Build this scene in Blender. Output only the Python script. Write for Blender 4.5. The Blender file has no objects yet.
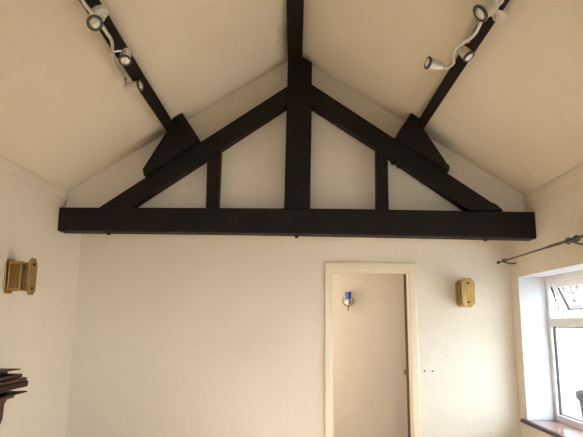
import bpy, bmesh, math, random
from mathutils import Vector, Matrix, Euler

random.seed(7)
S = bpy.context.scene
COL = S.collection
R = math.radians

# ------------------------------------------------------------------ camera, sky, light, exposure
cam_data = bpy.data.cameras.new('camera')
cam = bpy.data.objects.new('camera', cam_data)
COL.objects.link(cam)
cam_data.sensor_width = 36.0
cam_data.lens = 560.0 / 583.0 * 36.0
cam_data.clip_start = 0.05
cam.matrix_world = (Matrix.Translation((0, 0, 1.5)) @ Matrix.Rotation(R(0.35), 4, 'Z')
                    @ Matrix.Rotation(R(90 + 10.57), 4, 'X') @ Matrix.Rotation(R(0.5), 4, 'Z'))
S.camera = cam

S.view_settings.view_transform = 'Standard'
S.view_settings.look = 'None'
S.view_settings.gamma = 1.0
S.view_settings.use_curve_mapping = False
S.view_settings.exposure = 0.33

world = bpy.data.worlds.new('world')
S.world = world
world.use_nodes = True
bg = world.node_tree.nodes['Background']
bg.inputs['Color'].default_value = (0.72, 0.85, 1.0, 1)
bg.inputs['Strength'].default_value = 9.4


def lamp(name, kind, loc, rot, energy, color, size=None, size_y=None):
    d = bpy.data.lights.new(name, kind)
    d.energy = energy
    d.color = color
    if kind == 'AREA':
        d.shape = 'RECTANGLE'
        d.size = size
        d.size_y = size_y
    o = bpy.data.objects.new(name, d)
    o.location = loc
    o.rotation_euler = rot
    COL.objects.link(o)
    return o


# low sun from behind the camera, falling through the added front window onto the carpet
sun = lamp('sun', 'SUN', (0, 0, 9), (R(72.6), 0, R(-3)), 34, (1.0, 0.98, 0.95))
sun.data.angle = R(6)
# added fill lamp inside the hall; no window is built there
lamp('hall_fill', 'AREA', (-0.75, 6.0, 1.3), (0, R(-90), 0), 18, (1.0, 0.95, 0.87), 1.2, 0.8)


# ------------------------------------------------------------------ materials
def mat(name, color, rough=0.6, metal=0.0, bump=None, mix=None, trans=0.0, spec=None, coat=0.0, wave=None):
    """bump: list of (scale, strength, distance); mix: (scale, other colour, lo, hi)"""
    m = bpy.data.materials.new(name)
    m.use_nodes = True
    nt = m.node_tree
    b = nt.nodes['Principled BSDF']
    b.inputs['Base Color'].default_value = (*color, 1)
    b.inputs['Roughness'].default_value = rough
    b.inputs['Metallic'].default_value = metal
    b.inputs['Transmission Weight'].default_value = trans
    b.inputs['Coat Weight'].default_value = coat
    if spec is not None:
        b.inputs['Specular IOR Level'].default_value = spec
    tc = nt.nodes.new('ShaderNodeTexCoord')
    if mix:
        scale, other, lo, hi = mix
        n = nt.nodes.new('ShaderNodeTexNoise')
        n.inputs['Scale'].default_value = scale if not isinstance(scale, tuple) else 1.0
        n.inputs['Detail'].default_value = 5
        if isinstance(scale, tuple):
            mp = nt.nodes.new('ShaderNodeMapping')
            mp.inputs['Scale'].default_value = scale
            nt.links.new(tc.outputs['Object'], mp.inputs['Vector'])
            nt.links.new(mp.outputs['Vector'], n.inputs['Vector'])
        else:
            nt.links.new(tc.outputs['Object'], n.inputs['Vector'])
        r = nt.nodes.new('ShaderNodeValToRGB')
        r.color_ramp.elements[0].position = lo
        r.color_ramp.elements[1].position = hi
        r.color_ramp.elements[0].color = (*color, 1)
        r.color_ramp.elements[1].color = (*other, 1)
        nt.links.new(n.outputs['Fac'], r.inputs['Fac'])
        nt.links.new(r.outputs['Color'], b.inputs['Base Color'])
    prev = None
    for k in (bump or []):
        scale, strength, dist = k
        n = nt.nodes.new('ShaderNodeTexNoise')
        n.inputs['Detail'].default_value = 3
        if isinstance(scale, tuple):
            n.inputs['Scale'].default_value = 1.0
            mp = nt.nodes.new('ShaderNodeMapping')
            mp.inputs['Scale'].default_value = scale
            nt.links.new(tc.outputs['Object'], mp.inputs['Vector'])
            nt.links.new(mp.outputs['Vector'], n.inputs['Vector'])
        else:
            n.inputs['Scale'].default_value = scale
            nt.links.new(tc.outputs['Object'], n.inputs['Vector'])
        bp = nt.nodes.new('ShaderNodeBump')
        bp.inputs['Strength'].default_value = strength
        bp.inputs['Distance'].default_value = dist
        nt.links.new(n.outputs['Fac'], bp.inputs['Height'])
        if prev:
            nt.links.new(prev.outputs['Normal'], bp.inputs['Normal'])
        prev = bp
    if prev:
        nt.links.new(prev.outputs['Normal'], b.inputs['Normal'])
    return m


PLASTER_BUMP = [(4.0, 0.5, 0.03), (12.0, 0.45, 0.014), (50.0, 0.35, 0.004)]
M = {}
M['plaster'] = mat('magnolia_plaster', (0.82, 0.735, 0.605), 0.75, bump=PLASTER_BUMP, mix=(1.3, (0.79, 0.70, 0.56), 0.35, 0.7), spec=0.25)
M['ceiling'] = mat('ceiling_plaster', (0.82, 0.735, 0.595), 0.8, bump=[(3.0, 0.5, 0.03), (16.0, 0.5, 0.014), (60.0, 0.4, 0.004)],
                   mix=(1.1, (0.785, 0.69, 0.545), 0.35, 0.7), spec=0.2)
M['white_plaster'] = mat('white_plaster', (0.66, 0.655, 0.665), 0.7, bump=[(6.0, 0.3, 0.015)], spec=0.25)
M['gloss'] = mat('cream_gloss_paint', (0.83, 0.72, 0.52), 0.28, bump=[(9.0, 0.1, 0.004)])
M['white_plastic'] = mat('white_window_plastic', (0.82, 0.80, 0.77), 0.3)
M['gasket'] = mat('black_rubber_gasket', (0.03, 0.035, 0.04), 0.5)
M['beam'] = mat('black_brown_timber', (0.009, 0.0068, 0.005), 0.6, bump=[((3.0, 3.0, 3.0), 0.5, 0.02), ((30.0, 30.0, 30.0), 0.35, 0.004)],
                mix=(5.0, (0.015, 0.010, 0.0068), 0.4, 0.75), spec=0.2)
M['iron'] = mat('dark_iron', (0.02, 0.016, 0.013), 0.55, 0.6)
M['chrome'] = mat('satin_chrome', (0.72, 0.70, 0.66), 0.24, 1.0)
M['nickel'] = mat('polished_chrome_rim', (0.11, 0.105, 0.10), 0.32, 1.0)
M['pearl'] = mat('pearl_white_enamel', (0.72, 0.69, 0.62), 0.35, 0.25)
M['lens'] = mat('lamp_reflector', (0.88, 0.88, 0.86), 0.16, 0.85, bump=[(90.0, 0.9, 0.01)])
M['brass'] = mat('lacquered_brass', (0.46, 0.29, 0.095), 0.3, 1.0, mix=(16.0, (0.34, 0.21, 0.07), 0.35, 0.7))
M['pale_brass'] = mat('dulled_brass', (0.46, 0.29, 0.10), 0.4, 0.9, mix=((70.0, 70.0, 6.0), (0.27, 0.16, 0.05), 0.4, 0.65), bump=[((80.0, 80.0, 3.0), 0.5, 0.003)])
M['amber'] = mat('amber_glass', (0.48, 0.29, 0.06), 0.18, 0.0, trans=0.65, bump=[((60.0, 60.0, 2.0), 0.4, 0.004)])
M['mahogany'] = mat('red_brown_mahogany', (0.075, 0.020, 0.010), 0.5, spec=0.25, bump=[((4.0, 1.0, 30.0), 0.2, 0.003)],
                    mix=((9.0, 1.2, 9.0), (0.11, 0.036, 0.018), 0.35, 0.7))
M['dark_wood'] = mat('dark_polished_wood', (0.016, 0.008, 0.006), 0.55, spec=0.2, mix=((9.0, 1.2, 9.0), (0.035, 0.014, 0.010), 0.4, 0.7))
M['grey_wood'] = mat('dusty_dark_board', (0.05, 0.035, 0.03), 0.6, spec=0.25)
M['door_wood'] = mat('dark_brown_door_wood', (0.075, 0.026, 0.010), 0.4, mix=((8.0, 8.0, 0.8), (0.11, 0.04, 0.016), 0.4, 0.7))
M['sill_top'] = mat('quarry_tile_red', (0.26, 0.115, 0.085), 0.25, coat=0.4, mix=(6.0, (0.32, 0.16, 0.12), 0.4, 0.7))
M['sill_edge'] = mat('sill_edge_brown', (0.055, 0.028, 0.020), 0.45)
M['carpet'] = mat('tan_carpet', (0.41, 0.30, 0.185), 0.95, bump=[(180.0, 0.6, 0.004)], mix=(30.0, (0.35, 0.25, 0.15), 0.4, 0.7))
M['blue'] = mat('blue_glass_shade', (0.06, 0.14, 0.42), 0.3)
M['wax'] = mat('white_candle_tube', (0.80, 0.76, 0.68), 0.4)
M['paving'] = mat('pale_paving', (0.38, 0.36, 0.34), 0.9, bump=[(12.0, 0.4, 0.01)])
M['fence'] = mat('pale_weathered_boards', (0.22, 0.195, 0.185), 0.85, mix=((1.0, 12.0, 0.6), (0.15, 0.125, 0.115), 0.4, 0.7))
M['leaf'] = mat('green_leaf', (0.075, 0.10, 0.05), 0.6, mix=(3.0, (0.12, 0.13, 0.08), 0.4, 0.7))
M['blossom'] = mat('pale_pink_blossom', (0.16, 0.115, 0.10), 0.7)
M['bark'] = mat('grey_bark', (0.12, 0.10, 0.085), 0.9)
M['pot'] = mat('dark_brown_glazed_pot', (0.018, 0.011, 0.009), 0.8, spec=0.1)
M['added_lawn'] = mat('added_dark_grass', (0.075, 0.085, 0.055), 0.9)
M['soil'] = mat('dark_soil', (0.05, 0.035, 0.025), 1.0)
M['slate'] = mat('roof_felt', (0.12, 0.11, 0.10), 0.9)

# clear glass that lets daylight through
g = bpy.data.materials.new('window_glass')
g.use_nodes = True
nt = g.node_tree
for n in list(nt.nodes):
    if n.type == 'BSDF_PRINCIPLED':
        nt.nodes.remove(n)
out = nt.nodes['Material Output']
tr = nt.nodes.new('ShaderNodeBsdfTransparent')
tr.inputs['Color'].default_value = (0.95, 0.97, 0.97, 1)
gl = nt.nodes.new('ShaderNodeBsdfGlossy')
gl.inputs['Roughness'].default_value = 0.03
mx = nt.nodes.new('ShaderNodeMixShader')
mx.inputs['Fac'].default_value = 0.06
nt.links.new(tr.outputs[0], mx.inputs[1])
nt.links.new(gl.outputs[0], mx.inputs[2])
nt.links.new(mx.outputs[0], out.inputs['Surface'])
M['glass'] = g

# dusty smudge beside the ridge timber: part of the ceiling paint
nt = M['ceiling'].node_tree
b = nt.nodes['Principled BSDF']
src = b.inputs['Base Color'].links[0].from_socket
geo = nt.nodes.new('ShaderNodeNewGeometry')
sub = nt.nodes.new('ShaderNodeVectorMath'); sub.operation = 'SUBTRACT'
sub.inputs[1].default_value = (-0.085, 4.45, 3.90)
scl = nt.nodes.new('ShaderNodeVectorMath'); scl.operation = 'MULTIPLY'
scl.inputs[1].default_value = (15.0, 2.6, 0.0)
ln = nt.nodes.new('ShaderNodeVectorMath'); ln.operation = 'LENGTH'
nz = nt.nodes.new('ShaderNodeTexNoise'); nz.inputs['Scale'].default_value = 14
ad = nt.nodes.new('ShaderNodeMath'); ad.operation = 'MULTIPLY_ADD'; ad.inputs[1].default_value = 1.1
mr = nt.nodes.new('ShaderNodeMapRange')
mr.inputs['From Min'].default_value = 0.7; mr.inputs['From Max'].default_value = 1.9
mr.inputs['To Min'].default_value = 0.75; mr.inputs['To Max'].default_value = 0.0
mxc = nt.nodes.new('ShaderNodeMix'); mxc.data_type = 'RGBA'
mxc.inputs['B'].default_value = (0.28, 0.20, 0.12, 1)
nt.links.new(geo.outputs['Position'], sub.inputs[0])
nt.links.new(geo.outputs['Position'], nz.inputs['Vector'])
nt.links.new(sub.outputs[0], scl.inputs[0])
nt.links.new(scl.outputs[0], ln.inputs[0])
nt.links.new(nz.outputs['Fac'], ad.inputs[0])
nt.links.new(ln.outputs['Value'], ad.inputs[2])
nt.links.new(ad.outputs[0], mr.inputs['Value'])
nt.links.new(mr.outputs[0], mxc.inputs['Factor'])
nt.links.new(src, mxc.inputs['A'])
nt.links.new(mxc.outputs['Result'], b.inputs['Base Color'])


# ------------------------------------------------------------------ mesh helpers
def box(bm, x0, x1, y0, y1, z0, z1):
    vs = [bm.verts.new((x, y, z)) for z in (z0, z1) for y in (y0, y1) for x in (x0, x1)]
    for f in ((0, 2, 3, 1), (4, 5, 7, 6), (0, 1, 5, 4), (2, 6, 7, 3), (0, 4, 6, 2), (1, 3, 7, 5)):
        bm.faces.new([vs[i] for i in f])
    return vs


def hexa(bm, pts):
    """8 points: bottom ring 4 then top ring 4"""
    vs = [bm.verts.new(p) for p in pts]
    for f in ((3, 2, 1, 0), (4, 5, 6, 7), (0, 1, 5, 4), (1, 2, 6, 5), (2, 3, 7, 6), (3, 0, 4, 7)):
        bm.faces.new([vs[i] for i in f])


def prism(bm, poly, a0, a1, axis='y'):
    """extrude a polygon; axis y: poly is (x,z); axis x: poly is (y,z); axis z: poly is (x,y)"""
    def P(u, v, a):
        return {'y': (u, a, v), 'x': (a, u, v), 'z': (u, v, a)}[axis]
    n = len(poly)
    A = [bm.verts.new(P(u, v, a0)) for u, v in poly]
    B = [bm.verts.new(P(u, v, a1)) for u, v in poly]
    bm.faces.new(A)
    bm.faces.new(list(reversed(B)))
    for i in range(n):
        bm.faces.new((A[i], B[i], B[(i + 1) % n], A[(i + 1) % n]))


def frame_from(d):
    d = Vector(d).normalized()
    u = d.cross(Vector((0, 0, 1)))
    if u.length < 1e-3:
        u = d.cross(Vector((1, 0, 0)))
    u.normalize()
    return d, u, u.cross(d).normalized()


def lathe(bm, base, axis, profile, seg=20, cap=True):
    """profile: list of (distance along the axis, radius)"""
    d, u, v = frame_from(axis)
    base = Vector(base)
    rings = []
    for t, r in profile:
        rings.append([bm.verts.new(base + d * t + (u * math.cos(2 * math.pi * k / seg) + v * math.sin(2 * math.pi * k / seg)) * r)
                      for k in range(seg)])
    for a, b_ in zip(rings, rings[1:]):
        for k in range(seg):
            bm.faces.new((a[k], a[(k + 1) % seg], b_[(k + 1) % seg], b_[k]))
    if cap:
        bm.faces.new(list(reversed(rings[0])))
        bm.faces.new(rings[-1])


def tube(bm, pts, r, seg=10):
    pts = [Vector(p) for p in pts]
    rings = []
    u = None
    for i, p in enumerate(pts):
        d = (pts[min(i + 1, len(pts) - 1)] - pts[max(i - 1, 0)]).normalized()
        if u is None:
            _, u, _ = frame_from(d)
        u = (u - d * u.dot(d)).normalized()
        v = d.cross(u)
        rr = r[i] if isinstance(r, (list, tuple)) else r
        rings.append([bm.verts.new(p + (u * math.cos(2 * math.pi * k / seg) + v * math.sin(2 * math.pi * k / seg)) * rr) for k in range(seg)])
    for a, b_ in zip(rings, rings[1:]):
        for k in range(seg):
            bm.faces.new((a[k], a[(k + 1) % seg], b_[(k + 1) % seg], b_[k]))
    bm.faces.new(list(reversed(rings[0])))
    bm.faces.new(rings[-1])


def spline(pts, n=8):
    """Catmull-Rom through points"""
    P = [Vector(p) for p in pts]
    P = [P[0] * 2 - P[1]] + P + [P[-1] * 2 - P[-2]]
    o = []
    for i in range(1, len(P) - 2):
        for k in range(n):
            t = k / n
            a, b_, c, d = P[i - 1], P[i], P[i + 1], P[i + 2]
            o.append(0.5 * (2 * b_ + (c - a) * t + (2 * a - 5 * b_ + 4 * c - d) * t * t + (3 * b_ - a - 3 * c + d) * t ** 3))
    o.append(P[-2])
    return o


def torus(bm, c, axis, R0, r, seg=24, sub=8, a0=0.0, a1=2 * math.pi):
    d, u, v = frame_from(axis)
    c = Vector(c)
    full = abs(a1 - a0 - 2 * math.pi) < 1e-4
    n = seg if full else seg + 1
    rings = []
    for i in range(n):
        a = a0 + (a1 - a0) * i / seg
        w = u * math.cos(a) + v * math.sin(a)
        rings.append([bm.verts.new(c + w * (R0 + r * math.cos(2 * math.pi * k / sub)) + d * (r * math.sin(2 * math.pi * k / sub))) for k in range(sub)])
    for i in range(n if full else n - 1):
        A, B = rings[i], rings[(i + 1) % n]
        for k in range(sub):
            bm.faces.new((A[k], A[(k + 1) % sub], B[(k + 1) % sub], B[k]))
    if not full:
        bm.faces.new(rings[0])
        bm.faces.new(list(reversed(rings[-1])))


def obj(name, bm, m, parent=None, bevel=0.0, smooth=False, seg=2):
    bmesh.ops.recalc_face_normals(bm, faces=bm.faces)
    me = bpy.data.meshes.new(name)
    bm.to_mesh(me)
    bm.free()
    o = bpy.data.objects.new(name, me)
    COL.objects.link(o)
    me.materials.append(m)
    if smooth:
        for p in me.polygons:
            p.use_smooth = True
        me.set_sharp_from_angle(angle=R(40))
    if parent:
        o.parent = parent
    if bevel:
        md = o.modifiers.new('bevel', 'BEVEL')
        md.width = bevel
        md.segments = seg
        md.limit_method = 'ANGLE'
        md.angle_limit = R(35)
    return o


def new():
    return bmesh.new()


def thing(name, label, cat, loc=(0, 0, 0), rotz=0.0, group=None):
    o = bpy.data.objects.new(name, None)
    COL.objects.link(o)
    o.empty_display_size = 0.1
    o.location = loc
    o.rotation_euler = (0, 0, rotz)
    o['label'] = label
    o['category'] = cat
    if group:
        o['group'] = group
    return o


def tag(o, label, cat, group=None):
    o['label'] = label
    o['category'] = cat
    if group:
        o['group'] = group
    return o


def struct(o, label, cat):
    o['kind'] = 'structure'
    o['label'] = label
    o['category'] = cat
    return o


# ------------------------------------------------------------------ room shell
XL, XR = -2.055, 2.05          # inner faces of the side walls
YF, YG, YB = -1.80, 4.905, 5.33  # front wall, gable face, back wall
EAVE, APEX = 2.64, 3.974
SLOPE = (APEX - EAVE) / 2.052

bm = new(); box(bm, -2.4, 2.4, -2.1, 7.0, -0.12, 0.0)
struct(obj('floor', bm, M['carpet']), 'tan carpeted floor', 'floor')

bm = new(); box(bm, XL - 0.3, XL, YF - 0.3, YB + 0.15, 0, EAVE + 0.05)
struct(obj('wall_left', bm, M['plaster']), 'cream plaster left wall', 'wall')

# right wall with the window opening
WY0, WY1, WZ0, WZ1 = 2.60, 5.155, 0.665, 1.937
bm = new()
box(bm, XR, XR + 0.31, YF - 0.3, WY0, 0, EAVE + 0.05)
box(bm, XR, XR + 0.31, WY1, YB + 0.15, 0, EAVE + 0.05)
box(bm, XR, XR + 0.31, WY0, WY1, 0, WZ0)
box(bm, XR, XR + 0.31, WY0, WY1, WZ1, EAVE + 0.05)
bmesh.ops.remove_doubles(bm, verts=bm.verts, dist=1e-5)
struct(obj('wall_right', bm, M['plaster']), 'cream plaster right wall around the deep window recess', 'wall')

# back wall with the doorway
DX0, DX1, DZ = 0.345, 1.090, 1.998
bm = new()
box(bm, XL - 0.1, DX0, YB, YB + 0.12, 0, 2.40)
box(bm, DX1, XR + 0.1, YB, YB + 0.12, 0, 2.40)
box(bm, DX0, DX1, YB, YB + 0.12, DZ, 2.40)
bmesh.ops.remove_doubles(bm, verts=bm.verts, dist=1e-5)
struct(obj('wall_back', bm, M['plaster']), 'cream plaster back wall below the tie beam with the doorway', 'wall')

# gable wall standing on the tie beam
bm = new()
prism(bm, [(XL - 0.05, 2.40), (XR + 0.05, 2.40), (XR + 0.05, EAVE + 0.03), (0, APEX + 0.05), (XL - 0.05, EAVE + 0.03)], YG, YB + 0.12)
struct(obj('wall_gable', bm, M['plaster']), 'cream plaster gable wall behind the timber truss', 'wall')

# front wall behind the camera; its unseen window is added and sized for light
bm = new()
box(bm, XL - 0.1, -1.25, YF - 0.2, YF, 0, 2.6)
box(bm, 0.85, XR + 0.1, YF - 0.2, YF, 0, 2.6)
box(bm, -1.25, 0.85, YF - 0.2, YF, 0, 0.9)
box(bm, -1.25, 0.85, YF - 0.2, YF, 2.25, 2.6)
prism(bm, [(XL - 0.1, 2.6), (XR + 0.1, 2.6), (XR + 0.05, EAVE + 0.03), (0, APEX + 0.05), (XL - 0.05, EAVE + 0.03)], YF - 0.2, YF)
struct(obj('wall_front', bm, M['plaster']), 'cream plaster front wall', 'wall')

w2 = thing('added_window', 'unseen white window added in the front wall to let in light', 'window', (-0.2, YF - 0.12, 0))
w2['kind'] = 'structure'
bm = new()
for x in (-1.05, -0.37, 0.32, 1.00):
    box(bm, x, x + 0.05, 0, 0.06, 0.95, 2.20)
box(bm, -1.05, 1.05, 0, 0.06, 0.90, 0.95)
box(bm, -1.05, 1.05, 0, 0.06, 2.20, 2.25)
obj('window_frame', bm, M['white_plastic'], w2)

# sloping ceiling, two plaster planes meeting at the ridge
bm = new()
T = 0.12
prism(bm, [(0, APEX), (XL - 0.35, APEX - SLOPE * (-XL + 0.35)), (XL - 0.35, APEX - SLOPE * (-XL + 0.35) + T), (0, APEX + T),
           (XR + 0.35, APEX - SLOPE * (XR + 0.35) + T), (XR + 0.35, APEX - SLOPE * (XR + 0.35))], YF - 0.25, YB + 0.15)
struct(obj('ceiling', bm, M['ceiling']), 'pale sloping plaster ceiling meeting at the ridge', 'ceiling')
bm = new()
prism(bm, [(0, APEX + T + 0.01), (-2.48, APEX - SLOPE * 2.48 + T + 0.01), (-2.48, APEX - SLOPE * 2.48 + T + 0.06), (0, APEX + T + 0.06),
           (2.48, APEX - SLOPE * 2.48 + T + 0.06), (2.48, APEX - SLOPE * 2.48 + T + 0.01)], YF - 0.4, YB + 1.9)
struct(obj('roof', bm, M['slate']), 'roof above the ceiling', 'roof')

# shallow frieze strips under the ceiling on the side walls
for nm, x0, x1, lab in (('trim_1', XL - 0.01, XL + 0.012, 'left'), ('trim_2', XR - 0.012, XR + 0.01, 'right')):
    bm = new(); box(bm, x0, x1, YF, YG + 0.02, 2.562, 2.628)
    struct(obj(nm, bm, M['plaster'], bevel=0.002), 'narrow plaster strip under the ceiling on the %s wall' % lab, 'trim')

# hall beyond the doorway
bm = new(); box(bm, -1.0, 2.4, 6.55, 6.67, 0, 2.5)
struct(obj('wall_hall', bm, M['plaster']), 'plain cream hall wall seen through the doorway', 'wall')
bm = new(); box(bm, -1.1, -1.0, YB + 0.12, 6.67, 0, 2.5)
struct(obj('wall_hall_left', bm, M['plaster']), 'hall end wall', 'wall')
bm = new(); box(bm, 2.35, 2.45, YB + 0.15, 6.67, 0, 2.5)
struct(obj('wall_hall_right', bm, M['plaster']), 'hall end wall', 'wall')
bm = new(); box(bm, -1.1, 2.45, YB + 0.12, 6.67, 2.4, 2.5)
struct(obj('ceiling_hall', bm, M['ceiling']), 'hall ceiling', 'ceiling')

# doorway: cream lining and rounded architrave
dr = thing('door_1', 'cream painted door frame in the back wall with a dark brown door standing open', 'door', (0, YB, 0))
dr['kind'] = 'structure'
bm = new()
A0, A1, AZ = DX0 - 0.062, DX1 + 0.063, DZ + 0.076
L0, L1, LZ = DX0 + 0.004, DX1 - 0.012, DZ - 0.004




prism(bm, [(A0, 0), (L0, 0), (L0, LZ), (L1, LZ), (L1, 0), (A1, 0), (A1, AZ), (A0, AZ)], -0.022, 0.004)
obj('architrave', bm, M['gloss'], dr, bevel=0.012, seg=3)
bm = new()
prism(bm, [(DX0 - 0.002, 0), (DX0 + 0.02, 0), (DX0 + 0.02, DZ - 0.02), (DX1 - 0.006, DZ - 0.02), (DX1 - 0.006, 0), (DX1 + 0.002, 0), (DX1 + 0.002, DZ + 0.002), (DX0 - 0.002, DZ + 0.002)], 0.0, 0.125)
obj('lining', bm, M['gloss'], dr, bevel=0.003)
# door leaf swung into the hall, seen only along its dark edge
bm = new(); box(bm, -0.036, 0.0, 0.0, 0.70, 0.01, 1.975)
lf = obj('door_leaf', bm, M['door_wood'], dr, bevel=0.002)
lf.location = (1.097, 0.128, 0)
lf.rotation_euler = (0, 0, R(-14.5))
lf['label'] = 'dark brown door leaf seen along its edge'
bm = new()
lathe(bm, (-0.036, 0.64, 1.0), (-1, 0, 0), [(0, 0.012), (0.03, 0.012), (0.032, 0.024), (0.055, 0.026), (0.064, 0.018)], 14)
obj('door_knob', bm, M['brass'], lf, smooth=True)

# white painted plaster lining the window recess
bm = new()
box(bm, XR - 0.001, XR + 0.25, WY1 - 0.004, WY1 + 0.006, 0.686, WZ1)
box(bm, XR - 0.001, XR + 0.25, WY0, WY1 - 0.004, WZ1 - 0.004, WZ1 + 0.006)
struct(obj('trim_3', bm, M['white_plaster']), 'white painted plaster lining the window recess', 'trim')

# ------------------------------------------------------------------ window in the right wall
win = thing('window_1', 'white window with a tilted-open top sash in the right wall', 'window', (2.30, 0, 0))
win['kind'] = 'structure'
fy0, fy1 = WY0, WY1
bm = new()   # outer frame, transom and mullion in one casting
fx0, fx1 = -0.01, 0.055
box(bm, fx0, fx1, fy1 - 0.055, fy1 + 0.01, WZ0, WZ1)
box(bm, fx0, fx1, fy0 - 0.01, fy0 + 0.055, WZ0, WZ1)
box(bm, fx0, fx1, fy0 + 0.055, fy1 - 0.055, WZ0, WZ0 + 0.075)
box(bm, fx0, fx1, fy0 + 0.055, fy1 - 0.055, WZ1 - 0.06, WZ1)
box(bm, fx0, fx1, fy0 + 0.055, fy1 - 0.055, 1.487, 1.563)
box(bm, fx0 + 0.001, fx1 - 0.001, 4.18, 4.25, WZ0 + 0.075, 1.487)
obj('window_frame', bm, M['white_plastic'], win, bevel=0.006)
for (ya, yb) in ((fy0 + 0.055, 4.18), (4.25, fy1 - 0.055)):
    bm = new()
    # rubber line round the lower panes
    box(bm, 0.012, 0.03, ya, ya + 0.012, WZ0 + 0.075, 1.487)
    box(bm, 0.012, 0.03, yb - 0.012, yb, WZ0 + 0.075, 1.487)
    box(bm, 0.012, 0.03, ya, yb, WZ0 + 0.075, WZ0 + 0.083)
    box(bm, 0.012, 0.03, ya, yb, 1.479, 1.487)
    obj('gasket', bm, M['gasket'], win)
    bm = new()
    box(bm, 0.018, 0.024, ya + 0.004, yb - 0.004, WZ0 + 0.078, 1.484)
    obj('pane', bm, M['glass'], win)
# top-hung sash pushed open at the bottom
sash_h = 0.315
sy0, sy1 = 4.20, fy1 - 0.062
bm = new()
sw = 0.05
box(bm, 0, 0.05, sy0, sy0 + sw, -sash_h, 0)
box(bm, 0, 0.05, sy1 - sw, sy1, -sash_h, 0)
box(bm, 0, 0.05, sy0 + sw, sy1 - sw, -sash_h, -sash_h + sw)
box(bm, 0, 0.05, sy0 + sw, sy1 - sw, -sw, 0)
sash = obj('top_sash', bm, M['white_plastic'], win, bevel=0.005)
sash.location = (0.012, 0, WZ1 - 0.064)
sash.rotation_euler = (0, R(-24), 0)
bm = new()
box(bm, 0.014, 0.032, sy0 + sw, sy0 + sw + 0.01, -sash_h + sw, -sw)
box(bm, 0.014, 0.032, sy1 - sw - 0.01, sy1 - sw, -sash_h + sw, -sw)
box(bm, 0.014, 0.032, sy0 + sw, sy1 - sw, -sash_h + sw, -sash_h + sw + 0.008)
obj('gasket', bm, M['gasket'], sash)
bm = new(); box(bm, 0.02, 0.026, sy0 + sw + 0.003, sy1 - sw - 0.003, -sash_h + sw + 0.003, -sw - 0.003)
obj('pane', bm, M['glass'], sash)
bm = new()
tube(bm, [(0.02, fy1 - 0.058, WZ1 - 0.10), (0.05, fy1 - 0.058, WZ1 - 0.20), (0.075, fy1 - 0.06, WZ1 - 0.30)], 0.006, 6)
obj('stay', bm, M['iron'], win)
# the other fixed top light
bm = new(); box(bm, 0.018, 0.024, fy0 + 0.055, 4.2, 1.563, WZ1 - 0.06)
obj('pane', bm, M['glass'], win)
bm = new(); box(bm, fx0 + 0.001, fx1 - 0.001, 4.13, 4.198, 1.563, WZ1 - 0.06)
obj('mullion', bm, M['white_plastic'], win)

bm = new()
box(bm, 2.045, 2.292, WY0 + 0.001, WY1 - 0.001, 0.655, 0.684)
sill = obj('window_sill', bm, M['sill_top'])
struct(sill, 'red-brown window sill with a dark edge', 'window sill')
bm = new()
box(bm, 2.008, 2.049, WY0 - 0.06, WY1 + 0.055, 0.655, 0.686)
obj('edge_strip', bm, M['sill_edge'], sill, bevel=0.006)

# ------------------------------------------------------------------ roof truss
tr_o = thing('roof_truss', 'black timber roof truss with tie beam, king post and struts spanning wall to wall', 'roof truss', (0, 4.76, 2.25), R(-1.0))
def T_(poly):
    return [(x, z - 2.25) for x, z in poly]
y0, y1 = -0.005, 0.125
bm = new()
prism(bm, T_([(-2.066, 2.268), (-0.7, 2.262), (0.6, 2.246), (2.066, 2.222), (2.066, 2.452), (0.4, 2.474), (-0.8, 2.477), (-2.066, 2.476)]), -0.02, 0.15)
obj('tie_beam', bm, M['beam'], tr_o, bevel=0.012)
bm = new()
prism(bm, T_([(-0.094, 2.47), (0.131, 2.47), (0.141, 3.2), (0.146, 3.835), (0.058, 3.89), (-0.075, 3.89), (-0.084, 3.2)]), -0.012, 0.142)
obj('king_post', bm, M['beam'], tr_o, bevel=0.010)
bm = new()
prism(bm, T_([(-1.731, 2.47), (-1.455, 2.47), (-0.078, 3.423), (-0.078, 3.607)]), y0, y1)
obj('rafter', bm, M['beam'], tr_o, bevel=0.010)
bm = new()
prism(bm, T_([(1.798, 2.466), (1.73, 2.528), (1.70, 2.538), (0.142, 3.628), (0.138, 3.424), (0.75, 3.005), (1.502, 2.466)]), y0, y1)
obj('rafter', bm, M['beam'], tr_o, bevel=0.010)
bm = new()
prism(bm, T_([(-0.778, 2.47), (-0.672, 2.47), (-0.664, 3.10), (-0.784, 3.02)]), 0.002, 0.122)
obj('strut', bm, M['beam'], tr_o, bevel=0.008)
bm = new()
prism(bm, T_([(0.708, 2.465), (0.812, 2.465), (0.814, 3.02), (0.715, 3.09)]), 0.002, 0.122)
obj('strut', bm, M['beam'], tr_o, bevel=0.008)
# blocks that carry the purlins
bm = new()
prism(bm, T_([(-1.310, 2.742), (-1.322, 2.80), (-1.302, 2.838), (-1.115, 3.17), (-1.08, 3.266), (-1.000, 3.316), (-0.845, 3.085), (-0.95, 2.99)]), -0.10, 0.13)
obj('purlin_block', bm, M['beam'], tr_o, bevel=0.008)
bm = new()
prism(bm, T_([(1.318, 2.785), (1.328, 2.838), (1.305, 2.856), (1.125, 3.155), (1.09, 3.26), (1.010, 3.316), (0.875, 3.105), (0.97, 3.03)]), -0.10, 0.13)
obj('purlin_block', bm, M['beam'], tr_o, bevel=0.008)
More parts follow.
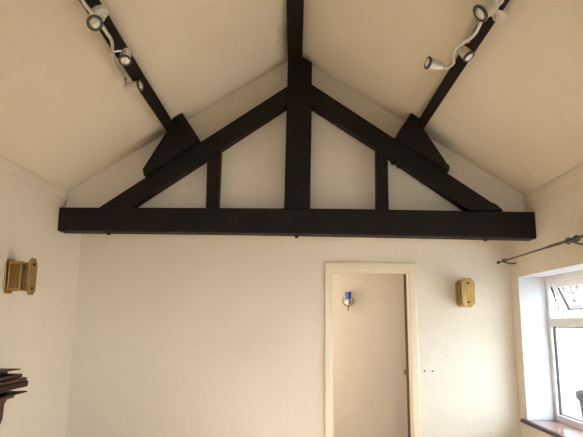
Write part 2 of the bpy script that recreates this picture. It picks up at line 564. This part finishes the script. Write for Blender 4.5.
# bolt heads under the tie beam, pegs, and small hooks
for x in (-1.63, 0.015, 1.64):
    bm = new()
    lathe(bm, (x, 0.05, 2.262 - 2.25 - (x + 2.066) * 0.011), (0, 0, -1), [(-0.01, 0.017), (0.009, 0.017), (0.014, 0.012)], 6)
    obj('bolt', bm, M['iron'], tr_o)
bm = new()
lathe(bm, (0.018, -0.008, 2.635 - 2.25), (0, -1, 0), [(-0.01, 0.013), (0.014, 0.013), (0.018, 0.010)], 8)
obj('peg', bm, M['iron'], tr_o)
for x, z in ((0.845, 2.908), (0.90, 2.876)):
    bm = new()
    tube(bm, spline([(x, 0.02, z + 0.03 - 2.25), (x, 0.02, z - 2.25), (x + 0.012, 0.02, z - 0.022 - 2.25), (x + 0.03, 0.02, z - 0.012 - 2.25)], 4), 0.012, 8)
    obj('hook', bm, M['iron'], tr_o, smooth=True)

# purlins and ridge timber running towards the camera
def slab(name, bottom_a, bottom_b, depth_vec, ya, yb, label, cat):
    """bottom edge points (x,z) and the vector up into the ceiling"""
    bm = new()
    a, b_ = Vector(bottom_a), Vector(bottom_b)
    c, d = b_ + Vector(depth_vec), a + Vector(depth_vec)
    n = 14
    rows = []
    for i in range(n + 1):
        y = ya + (yb - ya) * i / n
        j = random.uniform(-0.003, 0.003) if 0 < i < n else 0
        rows.append([bm.verts.new((p.x + j, y, p.y + j)) for p in (a, b_, c, d)])
    for r0, r1 in zip(rows, rows[1:]):
        for k in range(4):
            bm.faces.new((r0[k], r0[(k + 1) % 4], r1[(k + 1) % 4], r1[k]))
    bm.faces.new(rows[0]); bm.faces.new(list(reversed(rows[-1])))
    return tag(obj(name, bm, M['beam'], bevel=0.006), label, cat)

slab('purlin', (-1.121, 3.127), (-1.044, 3.176), (-0.0555, 0.0855), YF, 4.742,
     'black timber purlin along the left ceiling slope', 'beam')
slab('purlin', (1.104, 3.152), (1.037, 3.194), (0.0555, 0.0855), YF, 4.718,
     'black timber purlin along the right ceiling slope', 'beam')
slab('ridge_beam', (-0.076, 3.86), (0.056, 3.86), (0, 0.10), YF, 4.752,
     'black ridge timber running along the apex of the ceiling', 'beam')

# ------------------------------------------------------------------ spotlight bars
def spot_head(parent, lens_c, d, length, r, bar_pt, body_mat):
    """one lamp head: shell > rim, lens; a short arm joins it to the bar"""
    L = Vector(lens_c)
    d = Vector(d).normalized()
    base = L - d * length
    bm = new()
    lathe(bm, base, d, [(0, r * 0.35), (0.006, r * 0.62), (length * 0.30, r * 0.72), (length * 0.36, r * 0.86), (length - 0.012, r * 0.97)], 22)
    shell = obj('lamp_head', bm, body_mat, parent, smooth=True)
    bm = new()
    torus(bm, L - d * 0.006, d, r * 0.93, r * 0.20, 26, 10)
    lathe(bm, L - d * 0.016, d, [(0, r * 0.98), (0.010, r * 1.06), (0.014, r * 0.98)], 24)
    obj('rim', bm, M['nickel'], shell, smooth=True)
    bm = new()
    lathe(bm, L - d * 0.004, d, [(0, r * 0.80), (0.004, r * 0.74), (0.009, r * 0.45), (0.011, r * 0.12)], 22)
    obj('lens', bm, M['lens'], shell, smooth=True)
    bm = new()
    b0 = Vector(bar_pt)
    att = base + d * length * 0.12
    mid = (b0 + att) / 2 + Vector((0, 0, 0.004))
    tube(bm, spline([b0, mid, att], 5), 0.007, 8)
    lathe(bm, b0 - (att - b0).normalized() * 0.012, att - b0, [(0, 0.010), (0.003, 0.014), (0.022, 0.014), (0.026, 0.010)], 12)
    obj('arm', bm, M['chrome'], parent, smooth=True)

def bar_fixture(name, label, canopy_c, canopy_n, bar, heads, body_mat):
    root = thing(name, label, 'spotlight bar', canopy_c, 0, 'spotlight bars on the purlins')
    o = Vector(canopy_c)
    n = Vector(canopy_n).normalized()
    bm = new()
    lathe(bm, -n * 0.004, n, [(0, 0.052), (0.022, 0.052), (0.030, 0.046), (0.034, 0.030), (0.036, 0.012), (0.064, 0.010)], 26)
    obj('canopy', bm, body_mat, root, smooth=True)
    bm = new()
    tube(bm, [Vector(p) - o for p in spline(bar, 7)], 0.0095, 10)
    obj('bar', bm, body_mat, root, smooth=True)
    for lens, d, ln, r, bp in heads:
        spot_head(root, Vector(lens) - o, d, ln, r, Vector(bp) - o, body_mat)
    return root

nL = (0.545, 0.0, -0.838)
nR = (-0.538, 0.0, -0.843)
bar_fixture('spotlight_bar', 'wavy silver bar with spotlights fixed under the left purlin', (-1.078, 2.78, 3.153), nL,
            [(-1.032, 2.396, 3.047), (-1.065, 2.556, 3.068), (-1.045, 2.70, 3.06), (-1.033, 2.813, 3.047), (-1.041, 2.923, 3.052),
             (-1.127, 3.191, 3.108), (-1.192, 3.459, 3.151), (-1.184, 3.633, 3.145)],
            [((-1.0436, 2.66, 3.0193), (0.25, -0.90, -0.38), 0.085, 0.037, (-1.048, 2.71, 3.06)),
             ((-1.0117, 3.08, 3.0145), (0.10, -0.45, -0.88), 0.105, 0.036, (-1.10, 3.11, 3.09)),
             ((-1.0613, 3.60, 3.0922), (0.96, -0.20, 0.10), 0.125, 0.037, (-1.184, 3.62, 3.145)),
             ((-0.99, 2.22, 2.99), (0.5, -0.6, -0.6), 0.10, 0.036, (-1.032, 2.40, 3.047))], M['pearl'])
bar_fixture('spotlight_bar', 'wavy silver bar with spotlights fixed under the right purlin', (1.110, 2.80, 3.180), nR,
            [(0.95, 2.261, 3.02), (0.956, 2.464, 3.028), (0.939, 2.59, 3.017), (0.954, 2.744, 3.027), (0.927, 2.798, 3.009),
             (0.865, 2.80, 2.970), (0.876, 2.90, 2.977), (0.923, 3.066, 3.007), (0.890, 3.08, 2.985)],
            [((0.89, 2.50, 2.9848), (-0.78, 0.02, -0.62), 0.14, 0.042, (0.97, 2.50, 3.03)),
             ((0.99, 2.98, 2.9994), (0.50, -0.25, -0.83), 0.095, 0.034, (0.927, 2.80, 3.009)),
             ((0.7514, 3.00, 2.9767), (-0.96, -0.25, 0.12), 0.105, 0.034, (0.885, 3.08, 2.985))], M['pearl'])

# ------------------------------------------------------------------ brass wall lights
def oct_plate(w, h, c):
    return [(-w + c, -h), (w - c, -h), (w, -h + c), (w, h - c), (w - c, h), (-w + c, h), (-w, h - c), (-w, -h + c)]

def brass_light(label, loc, rotz):
    """local frame: wall plane y=0, room towards -y"""
    t = thing('wall_light', label, 'wall light', loc, rotz, 'brass wall lights')
    bm = new(); prism(bm, oct_plate(0.068, 0.125, 0.03), -0.012, 0.0)
    obj('back_plate', bm, M['brass'], t, bevel=0.003)
    bm = new()
    for z in (-0.103, 0.085):
        prism(bm, [(-0.066, -0.118), (0.066, -0.118), (0.066, -0.022), (0.05, -0.010), (-0.05, -0.010), (-0.066, -0.022)], z, z + 0.018, 'z')
    for x in (-0.062, 0.062):
        for y in (-0.113, -0.030):
            lathe(bm, (x, y, -0.10), (0, 0, 1), [(0, 0.006), (0.2, 0.006)], 8)
    obj('cage', bm, M['brass'], t, bevel=0.002)
    bm = new()
    for x in (-0.060, 0.056):
        box(bm, x, x + 0.004, -0.110, -0.022, -0.086, 0.086)
    box(bm, -0.055, 0.055, -0.112, -0.108, -0.086, 0.086)
    obj('glass_panel', bm, M['amber'], t)
    bm = new()
    lathe(bm, (0, -0.065, -0.085), (0, 0, 1), [(0, 0.014), (0.05, 0.014), (0.055, 0.011), (0.12, 0.013), (0.14, 0.004)], 14)
    obj('bulb', bm, M['wax'], t, smooth=True)
    bm = new(); prism(bm, oct_plate(0.062, 0.132, 0.034), -0.172, -0.160)
    fp = obj('front_plate', bm, M['pale_brass'], t, bevel=0.003)
    for z in (-0.085, 0.085):
        bm = new(); lathe(bm, (0, -0.110, z), (0, -1, 0), [(0, 0.006), (0.052, 0.006)], 8)
        obj('spacer', bm, M['brass'], t)
        bm = new(); lathe(bm, (0, -0.171, z), (0, -1, 0), [(0, 0.011), (0.006, 0.010), (0.009, 0.004)], 10)
        obj('screw', bm, M['iron'], fp)
    return t

brass_light('brass and amber glass wall light on the left wall above the mantelpiece', (XL, 4.03, 1.813), R(90))
brass_light('brass and amber glass wall light on the back wall right of the doorway', (1.588, YB, 1.787), 0)

# small chrome candle light in the hall
t = thing('wall_light', 'small metal candle wall light with a blue shade in the hall', 'wall light', (0.618, 6.55, 1.765))
bm = new(); lathe(bm, (0, 0, -0.02), (0, -1, 0), [(0, 0.040), (0.010, 0.038), (0.016, 0.022), (0.03, 0.010)], 20)
obj('back_plate', bm, M['chrome'], t, smooth=True)
bm = new()
torus(bm, (0, -0.055, -0.005), (0, 1, 0), 0.062, 0.007, 26, 8, R(150), R(390))
tube(bm, [(0, -0.01, -0.02), (0, -0.04, -0.06), (0, -0.06, -0.066)], 0.006, 8)
lathe(bm, (0, -0.055, -0.055), (0, 0, -1), [(0, 0.012), (0.012, 0.018), (0.024, 0.010), (0.040, 0.006), (0.055, 0.009), (0.066, 0.003)], 12)
obj('scroll_arm', bm, M['brass'], t, smooth=True)
bm = new(); lathe(bm, (0, -0.055, -0.06), (0, 0, 1), [(0, 0.026), (0.008, 0.028), (0.012, 0.013), (0.07, 0.012)], 16)
obj('candle_tube', bm, M['wax'], t, smooth=True)
bm = new(); lathe(bm, (0, -0.055, 0.008), (0, 0, 1), [(0, 0.032), (0.085, 0.038), (0.085, 0.034), (0.006, 0.028)], 20)
obj('lamp_shade', bm, M['blue'], t, smooth=True)

# ------------------------------------------------------------------ curtain pole
cp = thing('curtain_pole', 'thin grey metal curtain pole above the window on the right wall', 'curtain pole', (1.94, YB, 2.083))
bm = new()
tube(bm, [(0, 0.0, 0.0), (0, -0.6, 0.002), (0, -1.10, 0.006)], 0.0075, 10)
obj('rod', bm, M['nickel'], cp, smooth=True)
bm = new()
tube(bm, [(0, -1.08, 0.006), (0, -1.8, 0.008), (0, -2.35, 0.009)], 0.011, 10)
obj('outer_rod', bm, M['nickel'], cp, smooth=True)
for y, big in ((-0.16, False), (-1.46, True)):
    bm = new()
    torus(bm, (0, y, 0.002), (0, 1, 0), 0.014, 0.006, 18, 8)
    tube(bm, spline([(0.0, y, -0.012), (0.05, y, -0.026), (0.105, y, -0.022)], 5), 0.007, 8)
    if big:
        torus(bm, (0, y - 0.05, 0.006), (0, 1, 0), 0.018, 0.006, 18, 8)
        torus(bm, (0, y + 0.07, 0.006), (0, 1, 0.25), 0.020, 0.005, 18, 8)
    br = obj('bracket', bm, M['nickel'], cp, smooth=True)
    bm = new(); lathe(bm, (0.112, y, -0.022), (-1, 0, 0), [(0, 0.030), (0.008, 0.028), (0.012, 0.014)], 18)
    obj('wall_rose', bm, M['pearl'], br, smooth=True)
bm = new(); lathe(bm, (0, 0.0, 0), (0, -1, 0), [(-0.002, 0.015), (0.008, 0.014), (0.014, 0.009), (0.03, 0.009)], 16)
obj('end_cap', bm, M['iron'], cp, smooth=True)

# ------------------------------------------------------------------ mantelpiece on the left wall
mp = thing('mantel_shelf', 'dark red-brown moulded wooden mantel shelf on the left wall below the brass light', 'mantelpiece', (XL, 3.93, 1.0))
def layer(name, out, end, z0, z1, m, bevel=0.004):
    bm = new(); box(bm, -0.002, out, -1.45, end, z0 - 1.0, z1 - 1.0)
    return obj(name, bm, m, mp, bevel=bevel)
layer('top_board', 0.226, -0.06, 1.178, 1.184, M['grey_wood'], 0.001)
layer('upper_core', 0.16, -0.10, 1.10, 1.179, M['dark_wood'])
layer('top_moulding', 0.230, -0.035, 1.128, 1.150, M['grey_wood'], 0.006)
layer('shelf', 0.250, -0.006, 1.104, 1.124, M['mahogany'], 0.006)
layer('shelf_edge', 0.258, 0.002, 1.062, 1.104, M['dark_wood'], 0.010)
layer('lower_core', 0.16, -0.10, 0.985, 1.064, M['dark_wood'])
layer('lower_board', 0.254, 0.0, 1.026, 1.034, M['dark_wood'], 0.002)
layer('lower_moulding', 0.196, -0.045, 0.994, 1.022, M['mahogany'], 0.010)
for yc in (-0.15, -1.25):
    bm = new()
    prism(bm, [(-0.002, 0.0), (0.178, 0.0), (0.172, -0.02), (0.162, -0.04), (0.160, -0.13), (0.145, -0.18), (0.08, -0.215), (-0.002, -0.235)], yc - 0.045, yc + 0.045)
    obj('corbel', bm, M['mahogany'], mp, bevel=0.006)

# plugged screw holes right of the doorway
for x in (1.204, 1.277):
    bm = new(); lathe(bm, (x, YB + 0.004, 1.076), (0, -1, 0), [(0, 0.008), (0.006, 0.008), (0.007, 0.004)], 10)
    tag(obj('wall_plug', bm, M['iron']), 'small dark wall plug on the back wall, %s of the pair right of the doorway' % ('left' if x < 1.25 else 'right'), 'wall plug', 'wall plugs')

# ------------------------------------------------------------------ garden beyond the window
bm = new(); box(bm, -14, 16, -16, -2.2, -0.13, -0.12)
struct(obj('added_lawn', bm, M['added_lawn']), 'dark grass added out of view to cut light bounced up through the front', 'added_lawn')  # unseen dark ground added to limit upward bounce into the room
bm = new(); box(bm, -14, 16, -16, 18, -0.25, -0.13)
struct(obj('ground', bm, M['paving']), 'pale paving outside the window', 'ground')
fn = thing('garden_fence', 'pale vertical board fence outside the window', 'fence', (4.6, 9.0, -0.1))
bm = new()
for k in range(86):
    y = -5.0 + k * 0.135
    box(bm, 0.0 + 0.012 * (k % 2), 0.02 + 0.012 * (k % 2), y, y + 0.125, 0.02, 1.62 + random.uniform(-0.008, 0.008))
obj('board_panel', bm, M['fence'], fn)
bm = new()
for z in (0.35, 1.3):
    box(bm, 0.032, 0.08, -5.0, 6.6, z, z + 0.08)
obj('rail', bm, M['fence'], fn)

def tree(label, loc, h, r, m, n, seed):
    rnd = random.Random(seed)
    t = thing('garden_tree', label, 'tree', loc, 0, 'trees beyond the fence')
    bm = new()
    tube(bm, spline([(0, 0, 0), (0.05, 0.03, h * 0.3), (-0.04, 0.02, h * 0.62), (0, 0, h * 0.9)], 5), 0.07, 8)
    for k in range(9):
        a = rnd.uniform(0, 6.28)
        z0 = h * rnd.uniform(0.35, 0.7)
        e = Vector((math.cos(a) * r * 0.8, math.sin(a) * r * 0.8, z0 + h * rnd.uniform(0.1, 0.3)))
        tube(bm, [(0, 0, z0), e * 0.5 + Vector((0, 0, z0 * 0.5 + 0.05)), e], [0.035, 0.022, 0.008], 6)
    obj('trunk', bm, M['bark'], t)
    bm = new()
    for k in range(n):
        while True:
            v = Vector((rnd.uniform(-1, 1), rnd.uniform(-1, 1), rnd.uniform(-1, 1)))
            if v.length < 1:
                break
        p = Vector((v.x * r, v.y * r, h * 0.72 + v.z * h * 0.36))
        s = rnd.uniform(0.05, 0.11)
        q = Euler((rnd.uniform(0, 6), rnd.uniform(0, 6), rnd.uniform(0, 6))).to_matrix()
        pts = [(-s, 0, 0), (0, -s * 0.45, s * 0.12), (s, 0, 0), (0, s * 0.45, s * 0.12)]
        bm.faces.new([bm.verts.new(p + q @ Vector(c)) for c in pts])
    obj('foliage', bm, m, t)

tree('pale pink blossoming tree beyond the fence', (5.6, 11.2, -0.1), 3.6, 1.2, M['blossom'], 900, 3)
tree('pale green leafy tree beyond the fence', (7.6, 9.0, -0.1), 4.3, 1.4, M['leaf'], 1100, 5)

pl = thing('garden_planter', 'dark brown tapered planter standing outside the window', 'planter', (3.205, 6.05, -0.13))
bm = new()
lathe(bm, (0, 0, 0), (0, 0, 1), [(0, 0.13), (0.02, 0.14), (0.86, 0.225), (0.88, 0.25), (0.945, 0.255), (0.95, 0.235), (0.90, 0.22)], 28, cap=True)
obj('pot', bm, M['pot'], pl, smooth=True)
bm = new(); lathe(bm, (0, 0, 0.905), (0, 0, 1), [(0, 0.218), (0.012, 0.2)], 20)
obj('soil', bm, M['soil'], pl)
